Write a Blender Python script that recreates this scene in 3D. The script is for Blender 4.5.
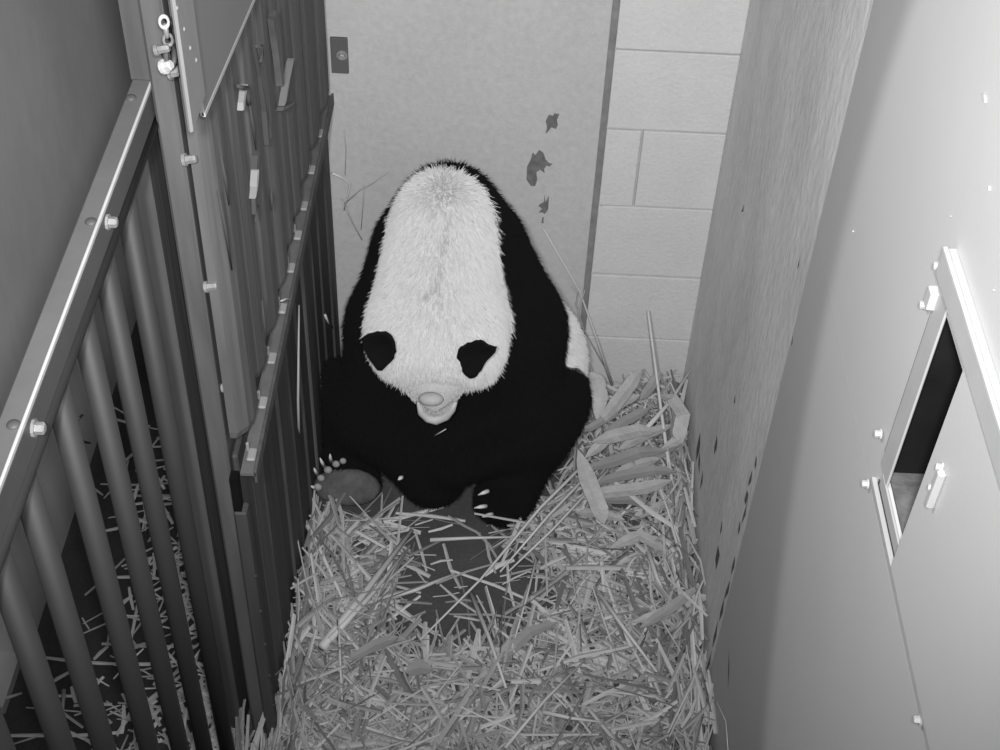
import bpy, bmesh, math, random
import numpy as np
from mathutils import Vector, Matrix, noise

for o in list(bpy.data.objects):
    bpy.data.objects.remove(o)
SC = bpy.context.scene
COL = SC.collection
RND = random.Random(7)

# ------------------------------------------------------------------ camera
FPX, PITCH, ROLL, YAW = 1413.0, .771387, -.0499752, -.0059915
CAM = np.array([0.0, -2.55, 2.53])
def _rot():
    c, s = math.cos, math.sin
    Ry = np.array([[c(YAW), s(YAW), 0], [-s(YAW), c(YAW), 0], [0, 0, 1]])
    B = np.array([[1, 0, 0], [0, 0, 1], [0, -1, 0]], float)
    Rx = np.array([[1, 0, 0], [0, c(PITCH), -s(PITCH)], [0, s(PITCH), c(PITCH)]])
    Rz = np.array([[c(ROLL), -s(ROLL), 0], [s(ROLL), c(ROLL), 0], [0, 0, 1]])
    return Rz @ Rx @ B @ Ry
MR = _rot()
cam_data = bpy.data.cameras.new('camera')
cam_data.sensor_fit = 'HORIZONTAL'
cam_data.sensor_width = 36.0
cam_data.lens = 36.0 * FPX / 1000.0
cam_data.clip_start = 0.02
cam = bpy.data.objects.new('camera', cam_data)
COL.objects.link(cam)
m4 = Matrix.Identity(4)
for i in range(3):
    for j in range(3):
        m4[i][j] = MR.T[i][j]
    m4[i][3] = CAM[i]
cam.matrix_world = m4
SC.camera = cam

def ray(px, py):
    d = np.array([(px - 500) / FPX, -(py - 375) / FPX, -1.0])
    return MR.T @ d
def onx(px, py, X):
    d = ray(px, py); t = (X - CAM[0]) / d[0]; return CAM + t * d
def ony(px, py, Y):
    d = ray(px, py); t = (Y - CAM[1]) / d[1]; return CAM + t * d
def onz(px, py, Z=0.0):
    d = ray(px, py); t = (Z - CAM[2]) / d[2]; return CAM + t * d

# ------------------------------------------------------------------ world, lamps, exposure
W = bpy.data.worlds.new('world'); SC.world = W; W.use_nodes = True
W.node_tree.nodes['Background'].inputs[0].default_value = (.5, .5, .5, 1)
W.node_tree.nodes['Background'].inputs[1].default_value = 0.02
SC.view_settings.view_transform = 'Standard'
SC.view_settings.look = 'None'
SC.view_settings.gamma = 1.0
SC.view_settings.use_curve_mapping = False
SC.view_settings.exposure = 0.0

def spot(name, loc, target, energy, half_deg, blend, radius):
    l = bpy.data.lights.new(name, 'SPOT')
    l.energy = energy; l.spot_size = math.radians(2 * half_deg); l.spot_blend = blend
    l.shadow_soft_size = radius; l.color = (1, 1, 1)
    o = bpy.data.objects.new(name, l); COL.objects.link(o)
    o.location = loc
    d = Vector(target) - Vector(loc)
    o.rotation_euler = d.to_track_quat('-Z', 'Y').to_euler()
    return o
# the two infrared illuminators beside the ceiling camera
spot('infrared_lamp_main', (.04, -2.58, 2.60), (.05, 0, .74), 235, 35, 1.0, .05)
spot('infrared_lamp_second', (-.13, -2.58, 2.60), (.05, 0, .74), 185, 35, 1.0, .05)
spot('added_side_spot', (-.80, -1.50, 2.70), (-.035, -1.642, 2.071), 62, 24.7, .05, .03)  # added unseen spot, its cone fitted to the bright area on the right wall

# ------------------------------------------------------------------ materials (all neutral: the picture is infrared grey)
def mat(name, base, rough=.8, spec=.3, var=.0, scale=8., bump=.0, bscale=40., stretch=(1, 1, 1), metal=0.,
        var2=0., scale2=60., island=0., detail=6., bdist=.004):
    m = bpy.data.materials.new(name); m.use_nodes = True
    nt = m.node_tree; N = nt.nodes; L = nt.links
    b = N['Principled BSDF']
    b.inputs['Roughness'].default_value = rough
    b.inputs['Specular IOR Level'].default_value = spec
    b.inputs['Metallic'].default_value = metal
    tc = N.new('ShaderNodeTexCoord'); mp = N.new('ShaderNodeMapping')
    geo = N.new('ShaderNodeNewGeometry')
    L.new(geo.outputs['Position'], mp.inputs['Vector']); mp.inputs['Scale'].default_value = stretch
    val = N.new('ShaderNodeValue'); val.outputs[0].default_value = base
    cur = val.outputs[0]
    def modulate(cur, fac_socket, amt):
        mr = N.new('ShaderNodeMapRange')
        mr.inputs['From Min'].default_value = .25; mr.inputs['From Max'].default_value = .75
        mr.inputs['To Min'].default_value = 1 - amt; mr.inputs['To Max'].default_value = 1 + amt
        L.new(fac_socket, mr.inputs['Value'])
        mu = N.new('ShaderNodeMath'); mu.operation = 'MULTIPLY'
        L.new(cur, mu.inputs[0]); L.new(mr.outputs[0], mu.inputs[1])
        return mu.outputs[0]
    def noi(sc, det=detail):
        n = N.new('ShaderNodeTexNoise'); n.inputs['Scale'].default_value = sc
        n.inputs['Detail'].default_value = det; n.inputs['Roughness'].default_value = .6
        L.new(mp.outputs[0], n.inputs['Vector']); return n.outputs['Fac']
    if var: cur = modulate(cur, noi(scale), var)
    if var2: cur = modulate(cur, noi(scale2), var2)
    if island:
        mr = N.new('ShaderNodeMapRange'); L.new(geo.outputs['Random Per Island'], mr.inputs['Value'])
        mr.inputs['To Min'].default_value = 1 - island; mr.inputs['To Max'].default_value = 1 + island
        mu = N.new('ShaderNodeMath'); mu.operation = 'MULTIPLY'
        L.new(cur, mu.inputs[0]); L.new(mr.outputs[0], mu.inputs[1]); cur = mu.outputs[0]
    cb = N.new('ShaderNodeCombineColor')
    for i in range(3): L.new(cur, cb.inputs[i])
    L.new(cb.outputs[0], b.inputs['Base Color'])
    if bump:
        bp = N.new('ShaderNodeBump'); bp.inputs['Strength'].default_value = bump
        bp.inputs['Distance'].default_value = bdist
        L.new(noi(bscale), bp.inputs['Height']); L.new(bp.outputs[0], b.inputs['Normal'])
    return m

M = {}
M['plaster'] = mat('plaster_paint', .37, .75, .25, .05, 5, .55, 42, (1, 1, .8), var2=.08, scale2=70, bdist=.005)
M['block'] = mat('painted_block', .455, .8, .25, .05, 9, .45, 110, var2=.05, scale2=160)
M['mortar'] = mat('painted_mortar', .34, .85, .2, .1, 30, .4, 120)
M['groove'] = mat('joint_shadow_paint', .17, .85, .2, .25, 30, .4, 60)
M['chip'] = mat('bare_patch', .12, .9, .2, .35, 60, .3, 120)
M['rough'] = mat('rough_wall_paint', .66, .75, .25, .16, 4, .5, 40, (1, 1.3, .62), var2=.10, scale2=60)
M['sheet'] = mat('painted_sheet', .445, .55, .3, .03, 3, .06, 160)
M['sheet_edge'] = mat('sheet_edge', .20, .7, .2, .2, 20)
M['bright_metal'] = mat('bright_metal', .42, .4, .5, .1, 30)
M['track'] = mat('track_paint', .36, .45, .5, .06, 20)
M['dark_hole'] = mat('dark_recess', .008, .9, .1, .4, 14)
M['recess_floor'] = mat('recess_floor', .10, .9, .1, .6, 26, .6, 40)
M['hatch_slot'] = mat('hatch_slot', .06, .9, .1)
M['concrete'] = mat('floor_concrete', .055, .9, .2, .25, 6, .5, 120, var2=.15, scale2=120)
M['leftwall'] = mat('left_wall_paint', .56, .8, .2, .16, 2.2, .1, 40, (1, 1, .5), var2=.05, scale2=20)
M['plain'] = mat('room_paint', .45, .85, .2, .04, 4)
M['wood_a'] = mat('board_grey', .078, .7, .3, .30, 7, .5, 22, (1, 3.0, .12), var2=.26, scale2=26)
M['wood_b'] = mat('board_dark', .066, .7, .3, .30, 7, .5, 22, (1, 3.0, .12), var2=.26, scale2=26)
M['wood_c'] = mat('board_pale', .085, .7, .3, .30, 7, .5, 22, (1, 3.0, .12), var2=.26, scale2=26)
M['lower'] = mat('lower_board', .05, .75, .25, .25, 5, .5, 22, (1, 3.0, .12), var2=.26, scale2=26)
M['plate'] = mat('plate_paint', .17, .55, .3, .06, 4, .08, 60)
M['flange'] = mat('flange_paint', .22, .6, .3, .12, 8, .15, 50, (1, 1, .4))
M['gate_bar'] = mat('gate_bar_paint', .026, .6, .35, .15, 8, .1, 60, (1, 1, .3))
M['rail_top'] = mat('rail_top', .115, .5, .4, .1, 12, .1, 60)
M['rail_side'] = mat('rail_side', .07, .55, .35, .12, 12, .1, 60)
M['rail_edge'] = mat('rail_edge', .45, .4, .5, .1, 20)
M['bolt'] = mat('bolt_steel', .20, .35, .6, .3, 90)
M['ledge'] = mat('ledge_top', .10, .6, .3, .2, 20, .2, 60)
M['straw'] = mat('dry_straw', .275, .75, .25, .10, 22, .2, 90, island=.6)
M['straw_gate'] = mat('gate_straw', .60, .8, .25, .10, 22, .2, 90, island=.32)  # straw behind the gate, set paler than the bedding
M['leaf'] = mat('dry_bamboo_leaf', .31, .6, .35, .16, 30, .6, 90, (1, 1, 1), island=.1)
M['leaf_dark'] = mat('dull_bamboo_leaf', .21, .65, .3, .12, 14, .35, 60, island=.1)
M['stalk'] = mat('bamboo_stalk', .42, .55, .35, .12, 10, .1, 60)
M['twig'] = mat('thin_twig', .30, .8, .25, .2, 30)
M['pad'] = mat('foot_pad', .07, .8, .3, .45, 22, .5, 60, var2=.2, scale2=70)
M['toe'] = mat('toe_pad', .22, .7, .3, .3, 40, .2, 80)
M['claw'] = mat('claw_horn', .50, .45, .4, .2, 60)
M['nose'] = mat('nose_leather', .33, .6, .35, .12, 60, .25, 150)
M['lip'] = mat('lip_skin', .36, .6, .35, .10, 60, .2, 120)

def attr_mat(name, attr, rough=.9):
    m = bpy.data.materials.new(name); m.use_nodes = True
    N = m.node_tree.nodes; L = m.node_tree.links; b = N['Principled BSDF']
    a = N.new('ShaderNodeAttribute'); a.attribute_name = attr
    L.new(a.outputs['Fac'], b.inputs['Base Color'])
    b.inputs['Roughness'].default_value = rough; b.inputs['Specular IOR Level'].default_value = .12
    return m
M['hide'] = attr_mat('panda_hide', 'shade')
M['fur'] = attr_mat('panda_fur', 'shade', .85)
M['ear_hide'] = mat('ear_hide', .005, .9, .1, .2, 40)

# ------------------------------------------------------------------ builders
def tag(o, label=None, cat=None, group=None, kind=None):
    if label: o['label'] = label
    if cat: o['category'] = cat
    if group: o['group'] = group
    if kind: o['kind'] = kind
    return o
def wpos(o):
    p = Vector((0, 0, 0))
    while o is not None:
        p = p + Vector(o.location); o = o.parent
    return p
def empty(name, loc, label=None, cat=None, group=None):
    o = bpy.data.objects.new(name, None); COL.objects.link(o)
    o.location = loc; o.empty_display_size = .05
    return tag(o, label, cat, group)
def mesh_obj(name, V, F, m, parent=None, smooth=False, bevel=0., seg=1, origin=None):
    V = [Vector(v) for v in V]
    if origin is None:
        xs = [v.x for v in V]; ys = [v.y for v in V]; zs = [v.z for v in V]
        origin = Vector(((min(xs) + max(xs)) / 2, (min(ys) + max(ys)) / 2, min(zs)))
    origin = Vector(origin)
    me = bpy.data.meshes.new(name)
    me.from_pydata([tuple(v - origin) for v in V], [], F)
    if bevel > 0:
        bm = bmesh.new(); bm.from_mesh(me)
        bmesh.ops.recalc_face_normals(bm, faces=bm.faces)
        bmesh.ops.bevel(bm, geom=list(bm.edges), offset=bevel, segments=seg, affect='EDGES', profile=.6)
        bm.to_mesh(me); bm.free()
    else:
        bm = bmesh.new(); bm.from_mesh(me)
        bmesh.ops.recalc_face_normals(bm, faces=bm.faces)
        bm.to_mesh(me); bm.free()
    if smooth:
        me.polygons.foreach_set('use_smooth', [True] * len(me.polygons))
    me.materials.append(m)
    o = bpy.data.objects.new(name, me); COL.objects.link(o)
    o.parent = parent
    o.location = origin - (wpos(parent) if parent else Vector((0, 0, 0)))
    return o
BF = [(0, 1, 3, 2), (4, 6, 7, 5), (0, 4, 5, 1), (2, 3, 7, 6), (0, 2, 6, 4), (1, 5, 7, 3)]
def boxv(x, y, z):
    return [(a, b, c) for a in x for b in y for c in z]
def box(name, x, y, z, m, parent=None, bevel=0., seg=1):
    return mesh_obj(name, boxv(sorted(x), sorted(y), sorted(z)), BF, m, parent, bevel=bevel, seg=seg)
def boxes(name, lst, m, parent=None):
    V = []; F = []
    for x, y, z in lst:
        k = len(V); V += boxv(sorted(x), sorted(y), sorted(z)); F += [tuple(i + k for i in f) for f in BF]
    return mesh_obj(name, V, F, m, parent)
def tube_data(pts, rad, seg=8):
    """swept tube with per-point radius; returns V, F"""
    pts = [Vector(p) for p in pts]; n = len(pts)
    rad = rad if hasattr(rad, '__len__') else [rad] * n
    V = []; F = []; up = None
    for i, p in enumerate(pts):
        t = (pts[min(i + 1, n - 1)] - pts[max(i - 1, 0)]).normalized()
        if up is None:
            up = t.orthogonal().normalized()
        else:
            up = (up - t * up.dot(t)).normalized()
        s = t.cross(up)
        for k in range(seg):
            a = 2 * math.pi * k / seg
            V.append(p + (up * math.cos(a) + s * math.sin(a)) * rad[i])
    for i in range(n - 1):
        for k in range(seg):
            a = i * seg + k; b = i * seg + (k + 1) % seg
            F.append((a, b, b + seg, a + seg))
    F.append(tuple(range(seg))); F.append(tuple((n - 1) * seg + k for k in range(seg)))
    return V, F
def tube(name, pts, rad, m, parent=None, seg=8):
    V, F = tube_data(pts, rad, seg)
    return mesh_obj(name, V, F, m, parent, smooth=True)
def ellipsoid(name, c, r, m, parent=None, rot=None, u=14, v=9):
    V = []; F = []
    R3 = rot if rot is not None else Matrix.Identity(3)
    c = Vector(c)
    V.append(c + R3 @ Vector((0, 0, -r[2])))
    for j in range(1, v):
        t = -math.pi / 2 + math.pi * j / v
        for i in range(u):
            a = 2 * math.pi * i / u
            V.append(c + R3 @ Vector((r[0] * math.cos(t) * math.cos(a), r[1] * math.cos(t) * math.sin(a), r[2] * math.sin(t))))
    V.append(c + R3 @ Vector((0, 0, r[2])))
    for i in range(u):
        F.append((0, 1 + (i + 1) % u, 1 + i))
        for j in range(v - 2):
            a = 1 + j * u + i; b = 1 + j * u + (i + 1) % u
            F.append((a, b, b + u, a + u))
        k = 1 + (v - 2) * u
        F.append((k + i, k + (i + 1) % u, len(V) - 1))
    return mesh_obj(name, V, F, m, parent, smooth=True)
def bolt(p, axis, m, parent, r=.009, h=.010, name='bolt'):
    """hex head on a washer, axis = outward normal"""
    ax = Vector(axis).normalized(); p = Vector(p)
    up = ax.orthogonal().normalized(); s = ax.cross(up)
    V = []; F = []
    for (rr, d, n) in ((r * 1.45, 0, 12), (r * 1.45, h * .25, 12)):
        for k in range(n):
            a = 2 * math.pi * k / n; V.append(p + (up * math.cos(a) + s * math.sin(a)) * rr + ax * d)
    F.append(tuple(range(12))); F.append(tuple(range(12, 24)))
    for k in range(12): F.append((k, (k + 1) % 12, 12 + (k + 1) % 12, 12 + k))
    b0 = len(V)
    for (rr, d) in ((r, h * .25), (r, h * .85), (r * .7, h)):
        for k in range(6):
            a = 2 * math.pi * k / 6; V.append(p + (up * math.cos(a) + s * math.sin(a)) * rr + ax * d)
    for j in range(2):
        for k in range(6): F.append((b0 + j * 6 + k, b0 + j * 6 + (k + 1) % 6, b0 + j * 6 + 6 + (k + 1) % 6, b0 + j * 6 + 6 + k))
    F.append(tuple(b0 + 12 + k for k in range(6)))
    return mesh_obj(name, V, F, m, parent)
def struct(o): o['kind'] = 'structure'; return o

XR, XL = .475, -.410            # right wall face, lower door face at its near end
def XLy(y): return -.376 + .040 * y / .9      # the lower door stands slightly askew
TOP = 2.9

# ------------------------------------------------------------------ setting
struct(box('floor', (-2.2, .9), (-3.4, 1.3), (-.1, 0), M['concrete']))
struct(box('ceiling', (-2.2, .9), (-3.4, 1.3), (TOP, TOP + .1), M['plain']))
struct(box('wall_front', (-2.2, .9), (-3.4, -3.3), (0, TOP), M['plain']))
wl = struct(box('wall_left', (-2.2, -.95), (-.87, 1.2), (0, TOP), M['leftwall']))
box('ledge_strip', (-2.1, -.96), (-1.0, -.87), (0, .025), M['plain'], wl)
struct(box('wall_far', (-2.2, -.43), (1.2, 1.3), (0, TOP), M['leftwall']))

# back wall: mortar core, plaster panel, painted blocks
wb = struct(box('wall_back', (-.43, XR), (.004, .25), (0, TOP), M['mortar']))
JX = .2115
def slab(name, x, z, y0, m, parent, jit=0., bev=.004):
    return box(name, x, (y0, .02), z, m, parent, bevel=bev, seg=2)
slab('plaster_panel', (-.43, JX - .008), (0, TOP), 0., M['plaster'], wb, bev=.003)
rows = [0.0, .199, .397, .598, .803, .998, 1.2, 1.4, 1.6, 1.8, 2.0, 2.2, 2.4, 2.6, 2.8]
for i in range(len(rows) - 1):
    z0, z1 = rows[i] + .002, rows[i + 1] - .002
    cut = {3: float(ony(637, 175, 0)[0])}.get(i, None)
    xs = [JX + .006, XR] if cut is None else [JX + .006, cut, XR]
    for k in range(len(xs) - 1):
        a = xs[k] + (0 if k == 0 else .0025); b = xs[k + 1] - (0 if k == len(xs) - 2 else .0025)
        slab('concrete_block', (a, b), (z0, z1), -.002 + RND.uniform(-.002, .002), M['block'], wb, bev=.0025)
box('joint_groove', (JX - .0078, JX + .0058), (.002, .006), (0, TOP), M['groove'], wb)
# bare patches in the paint
def blot(pts, parent, m, name='bare_patch', Y=-.0012):
    V = [ony(x, y, Y) for x, y in pts] + [ony(x, y, .004) for x, y in pts]
    n = len(pts); F = [tuple(range(n))] + [(i, (i + 1) % n, n + (i + 1) % n, n + i) for i in range(n)]
    return mesh_obj(name, V, F, m, parent)
c = lambda L, ox, oy, s: [(ox + x / s, oy + y / s) for x, y in L]
S = 750 / 140.
blot(c([(245, 165), (262, 132), (285, 138), (290, 125), (318, 128), (305, 160), (310, 185), (300, 210), (275, 200), (255, 225), (243, 236), (252, 205)], 500, 90, S), wb, M['chip'])
blot(c([(175, 335), (190, 348), (210, 320), (232, 335), (245, 372), (262, 390), (282, 395), (265, 410), (250, 405), (236, 425), (240, 445), (215, 428), (195, 440), (200, 480), (188, 515), (165, 515), (142, 480), (145, 410), (165, 372)], 500, 90, S), wb, M['chip'])
blot(c([(212, 612), (235, 600), (238, 560), (244, 600), (262, 565), (258, 640), (240, 665), (225, 655), (206, 658), (225, 635), (206, 622)], 500, 90, S), wb, M['chip'])
blot(c([(228, 680), (234, 680), (233, 715), (222, 712)], 500, 90, S), wb, M['chip'])
blot(c([(533, 590), (548, 600), (552, 650), (545, 700), (534, 740), (530, 700), (538, 650)], 500, 90, S), wb, M['mortar'])

# right wall with the hatch opening
HY0, HY1, HZ0, HZ1 = -1.76, -1.402, 1.28, 1.552
wr = struct(boxes('wall_right', [((XR, .62), (-.868, .25), (0, TOP)), ((XR + .003, .62), (HY1, -.868), (0, TOP)),
     ((XR + .003, .62), (-3.3, HY0), (0, TOP)), ((XR + .003, .62), (HY0, HY1), (0, HZ0)), ((XR + .003, .62), (HY0, HY1), (HZ1, TOP))], M['rough']))
boxes('metal_sheet', [((XR - .0008, XR + .004), (HY1, -.868), (1.221, TOP)), ((XR - .0008, XR + .004), (-3.3, HY0), (1.221, TOP)),
     ((XR - .0008, XR + .004), (HY0, HY1), (1.221, HZ0)), ((XR - .0008, XR + .004), (HY0, HY1), (HZ1, TOP))], M['sheet'], wr)
box('metal_sheet', (XR - .0002, XR + .004), (-3.3, -.8685), (0, 1.219), M['sheet'], wr)
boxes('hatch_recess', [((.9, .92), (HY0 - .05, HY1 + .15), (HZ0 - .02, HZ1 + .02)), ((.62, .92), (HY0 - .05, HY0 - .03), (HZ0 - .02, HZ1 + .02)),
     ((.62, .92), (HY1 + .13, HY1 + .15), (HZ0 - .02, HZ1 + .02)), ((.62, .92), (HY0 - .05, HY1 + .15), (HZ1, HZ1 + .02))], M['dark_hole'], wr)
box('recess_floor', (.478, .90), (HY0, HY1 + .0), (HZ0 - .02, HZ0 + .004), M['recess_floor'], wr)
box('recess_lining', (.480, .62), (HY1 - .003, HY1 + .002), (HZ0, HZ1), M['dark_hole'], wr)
# scratches and gouges in the rough wall paint
def xblot(pts, m, X=XR - .0006):
    V = [onx(x, y, X) for x, y in pts] + [onx(x, y, X + .004) for x, y in pts]
    n = len(pts); F = [tuple(range(n))] + [(i, (i + 1) % n, n + (i + 1) % n, n + i) for i in range(n)]
    return mesh_obj('paint_gouge', V, F, m, wr)
for (x0, y0, x1, y1, w) in [(700, 432, 696, 462, 2.2), (717, 435, 714, 455, 1.8), (703, 470, 700, 490, 1.2), (699, 450, 699, 475, 1.), (718, 545, 716, 570, 2.6),
        (752, 470, 748, 487, 1.8), (747, 490, 745, 505, 2.4), (748, 500, 741, 525, 1.6), (740, 520, 738, 535, 1.2), (735, 555, 731, 575, 1.8), (730, 580, 724, 600, 2.2),
        (724, 598, 719, 622, 2.), (718, 620, 712, 648, 1.8), (712, 650, 706, 672, 1.4), (744, 205, 741, 212, 1.), (729, 650, 728, 690, .8), (756, 455, 755, 470, 1.2),
        (735, 395, 734, 404, .8), (722, 520, 720, 535, 1.0), (800, 255, 797, 270, .8), (793, 335, 791, 346, .8)]:
    mx, my = (x0 + x1) / 2, (y0 + y1) / 2
    xblot([(x0, y0), (mx + w, my - 3), (mx + w * .6, my + 3), (x1, y1), (mx - w * .7, my + 2)], M['chip'])
# bright specks on the sheet
for (x, y, dx, dy) in [(983, 98, 1.4, 5), (988, 188, .5, 2.4), (949, 216, .6, .6), (992, 290, .8, .8), (852, 231, .5, 1.)]:
    V = [onx(x - dx, y - dy, XR - .003), onx(x + dx * .6, y - dy * .6, XR - .003), onx(x + dx, y + dy, XR - .003), onx(x - dx * .2, y + dy * .8, XR - .003)]
    V += [Vector(v) + Vector((.002, 0, 0)) for v in V]
    mesh_obj('paint_fleck', V, [(0, 1, 2, 3), (0, 1, 5, 4), (1, 2, 6, 5), (2, 3, 7, 6), (3, 0, 4, 7)], M['bright_metal'], wr)

# ------------------------------------------------------------------ sliding hatch on the right wall
hat = empty('sliding_hatch', (XR, -1.55, 1.22), 'small sliding metal hatch, half open, on the smooth right wall', 'hatch')
xf = XR - .0008
def H(px, py, p): q = onx(px, py, XR - p); return q[1], q[2]
PT = .015
zb_, zt_ = H(965, 372, PT)[1], H(1000, 430, PT)[1]
yf_ = H(942, 252, PT)[0]
tt = box('top_track', (XR - PT, xf), (yf_, -2.2), (zb_, zt_), M['track'], hat, bevel=.001)
box('track_lip', (XR - PT - .001, XR - PT + .004), (yf_ - .001, -2.2), (zt_ - .003, zt_ + .003), M['bright_metal'], tt, bevel=.001)
ya, yb_ = H(943, 320, .004)[0], H(928, 320, .004)[0]
box('edge_strip', (XR - .004, xf), (ya, yb_), (H(885, 470, .004)[1] - .01, zb_), M['track'], hat, bevel=.001)
box('strip_gap', (XR - .0022, xf), (yb_ + .001, yb_ + .0045), (H(882, 440, .002)[1], H(928, 300, .002)[1]), M['hatch_slot'], hat)
hy, hz = H(929, 298, .01)
box('stop_block', (XR - .012, xf), (hy - .008, hy + .008), (hz - .012, hz + .012), M['bright_metal'], hat, bevel=.0015)
by_, bz_ = H(872, 478, .006)
box('bottom_track', (XR - .007, xf), (by_, -2.2), (bz_ - .005, bz_ + .003), M['track'], hat, bevel=.001)
box('track_slot', (XR - .0022, xf), (by_ - .012, by_ - .14), (bz_ + .005, bz_ + .012), M['hatch_slot'], hat)
box('sill_strip', (XR - .004, xf), (by_ - .022, -2.2), (bz_ + .013, HZ0 + .001), M['track'], hat, bevel=.001)
dy_ = H(965, 372, .006)[0]
dp = box('door_plate', (XR - .009, XR - .006), (dy_, -1.95), (HZ0 - .025, zb_ + .006), M['sheet'], hat, bevel=.0008)
hy, hz = H(935, 490, .014)
hb = box('handle', (XR - .018, XR - .009), (hy - .0045, hy + .0045), (hz - .026, hz + .028), M['track'], hat, bevel=.002)
for z in (hz - .012, hz + .020): bolt((XR - .009, hy + .013, z), (-1, .2, 0), M['bright_metal'], hb, .004, .007, 'screw')
for (x, y) in ((941, 266), (927, 305), (881, 434), (868, 484), (921, 720)):
    p = onx(x, y, XR - .004)
    bolt(p, (-1, 0, 0), M['bright_metal'], hat, .0045, .008)

# ------------------------------------------------------------------ wall bracket at the top of the back wall
brk = empty('wall_bracket', tuple(ony(341, 73, 0)), 'small dark metal bracket bolted to the plaster beside the board door', 'bracket')
a = ony(330, 37, -.004); b = ony(349, 73, -.004)
box('plate', (a[0], b[0]), (-.008, -.0005), (b[2], a[2]), M['wood_b'], brk, bevel=.001)
bolt(ony(342, 55, -.008), (0, -1, 0), M['bolt'], brk, .008, .012)

# ------------------------------------------------------------------ barred gate
XG = -.462
gate = empty('barred_gate', (XG, -1.7, 0), 'dark metal gate of round vertical bars under a flat rail', 'gate')
GY0, GY1 = -2.35, float(onx(150, 20, -.452)[1]) - .002
box('rail_cap', (-.477, -.452), (GY0, GY1), (1.516, 1.53), M['rail_top'], gate, bevel=.002)
box('rail_edge', (-.4535, -.4500), (GY0, GY1), (1.5255, 1.532), M['rail_edge'], gate, bevel=.001)
box('rail_side', (-.456, -.450), (GY0, GY1), (1.487, 1.526), M['rail_side'], gate, bevel=.001)
tube('rail_tube', [(-.456, GY0, 1.477), (-.456, GY1 - .004, 1.477)], .0105, M['gate_bar'], gate, 14)
bys = [float(onx(x_, 600, XG)[1]) for x_ in (12, 60, 111, 146, 173.5, 199.5)]
bys = [bys[0] - .33, bys[0] - .22, bys[0] - .11] + bys
barme = None
for y in bys:
    if barme is None:
        bo = tube('bar', [(XG, y, .02), (XG, y, 1.472)], .0138, M['gate_bar'], gate, 16); barme = bo
    else:
        o = barme.copy(); COL.objects.link(o); o.location.y += y - bys[0]
for (x, y) in ((107, 222), (33, 428)):
    bolt(onx(x, y, -.450), (1, 0, 0), M['bolt'], gate, .0065, .012)
for (x, y) in ((91, 222), (14, 425), (131, 98)):
    p = onz(x, y, 1.530); p[0] = max(-.471, min(-.460, p[0]))
    ellipsoid('rivet', p, (.007, .007, .004), M['rail_side'], gate)
tube('bottom_rail', [(XG, GY0, .025), (XG, -1.15, .025)], .014, M['gate_bar'], gate, 10)

# ------------------------------------------------------------------ gate post
XP = -.418
def yz(x, y, X=XP):
    p = onx(x, y, X); return p[1], p[2]
post = empty('gate_post', (XP, -1.0, 0), 'wide grey boarded post between the barred gate and the board door', 'post')
yL = yz(150, 40)[0]                      # left edge above the rail
y1 = yz(190, 200)[0]; y2 = yz(218, 200)[0]; y3 = yz(172, 30)[0]
XA = -.452
box('post_board', (-.50, -.470), (yz(154, 200, -.47)[0], yz(206, 200, -.47)[0]), (0, 1.462), M['wood_b'], post, bevel=.002)
yL = yz(150, 20, XA)[0]
box('post_board', (XA - .026, XA), (yL, y3 - .004), (1.46, 2.7), M['wood_c'], post, bevel=.003)
box('post_board', (XP - .03, XP), (y1 + .002, y1 + .062), (0, 2.7), M['wood_a'], post, bevel=.004)
box('post_board', (XP - .03, XP + .003), (y1 + .065, y2 - .018), (0, 2.7), M['wood_c'], post, bevel=.004)
box('post_board', (XP - .03, XP - .008), (y2 - .017, y2 + .02), (0, 1.6), M['wood_b'], post, bevel=.003)
box('post_core', (XP - .055, XP - .02), (y3 - .02, y2), (1.54, 2.7), M['wood_b'], post)
box('edge_bead', (XA - .002, XA + .003), (yL - .003, yL + .002), (1.50, 2.7), M['rail_edge'], post)
XF = -.360
fl = box('flange', (XF - .006, XF), (yz(176, 10, XF)[0], yz(195, 10, XF)[0]), (yz(200, 114, XF)[1], 2.7), M['flange'], post, bevel=.003)
for (x, y) in ((177, 8), (190, 48), (184, 29), (196, 60)):
    ellipsoid('rivet', onx(x, y, XF), (.002, .003, .003), M['sheet_edge'], fl, u=8, v=5)
for (x, y, r) in ((183, 160, .006), (205, 287, .006), (222, 388, .005), (188, 98, .008), (155, 50, .005), (216, 97, .006)):
    bolt(onx(x, y, XP + .002), (1, 0, .2), M['bolt'], post, r, .018)
# latch hardware where the rail meets the post
lat = empty('latch_chain', tuple(onx(167, 78, XP + .01)), 'short bright chain and latch bolt hanging where the rail meets the post', 'latch')
def torus(name, c, R, r, m, parent, rot, sx=1., u=14, v=6):
    V = []; F = []
    for i in range(u):
        a = 2 * math.pi * i / u
        for k in range(v):
            b = 2 * math.pi * k / v
            V.append(Vector(c) + rot @ Vector(((R + r * math.cos(b)) * math.cos(a) * sx, (R + r * math.cos(b)) * math.sin(a), r * math.sin(b))))
    for i in range(u):
        for k in range(v):
            F.append((i * v + k, ((i + 1) % u) * v + k, ((i + 1) % u) * v + (k + 1) % v, i * v + (k + 1) % v))
    return mesh_obj(name, V, F, m, parent, smooth=True)
for i, (x, y) in enumerate([(164, 22), (166, 31), (168, 40)]):
    torus('chain_link', onx(x, y, XP + .014), .0075, .0028, M['bolt'] if i else M['bright_metal'], lat, Matrix.Rotation(math.pi / 2 * (i % 2) + .4, 3, 'Z') @ Matrix.Rotation(math.pi / 2, 3, 'X'), .7)
torus('hasp', onx(170, 56, XP + .012), .015, .004, M['rail_side'], lat, Matrix.Rotation(1.2, 3, 'Z') @ Matrix.Rotation(math.pi / 2, 3, 'X'), .6)
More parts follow.
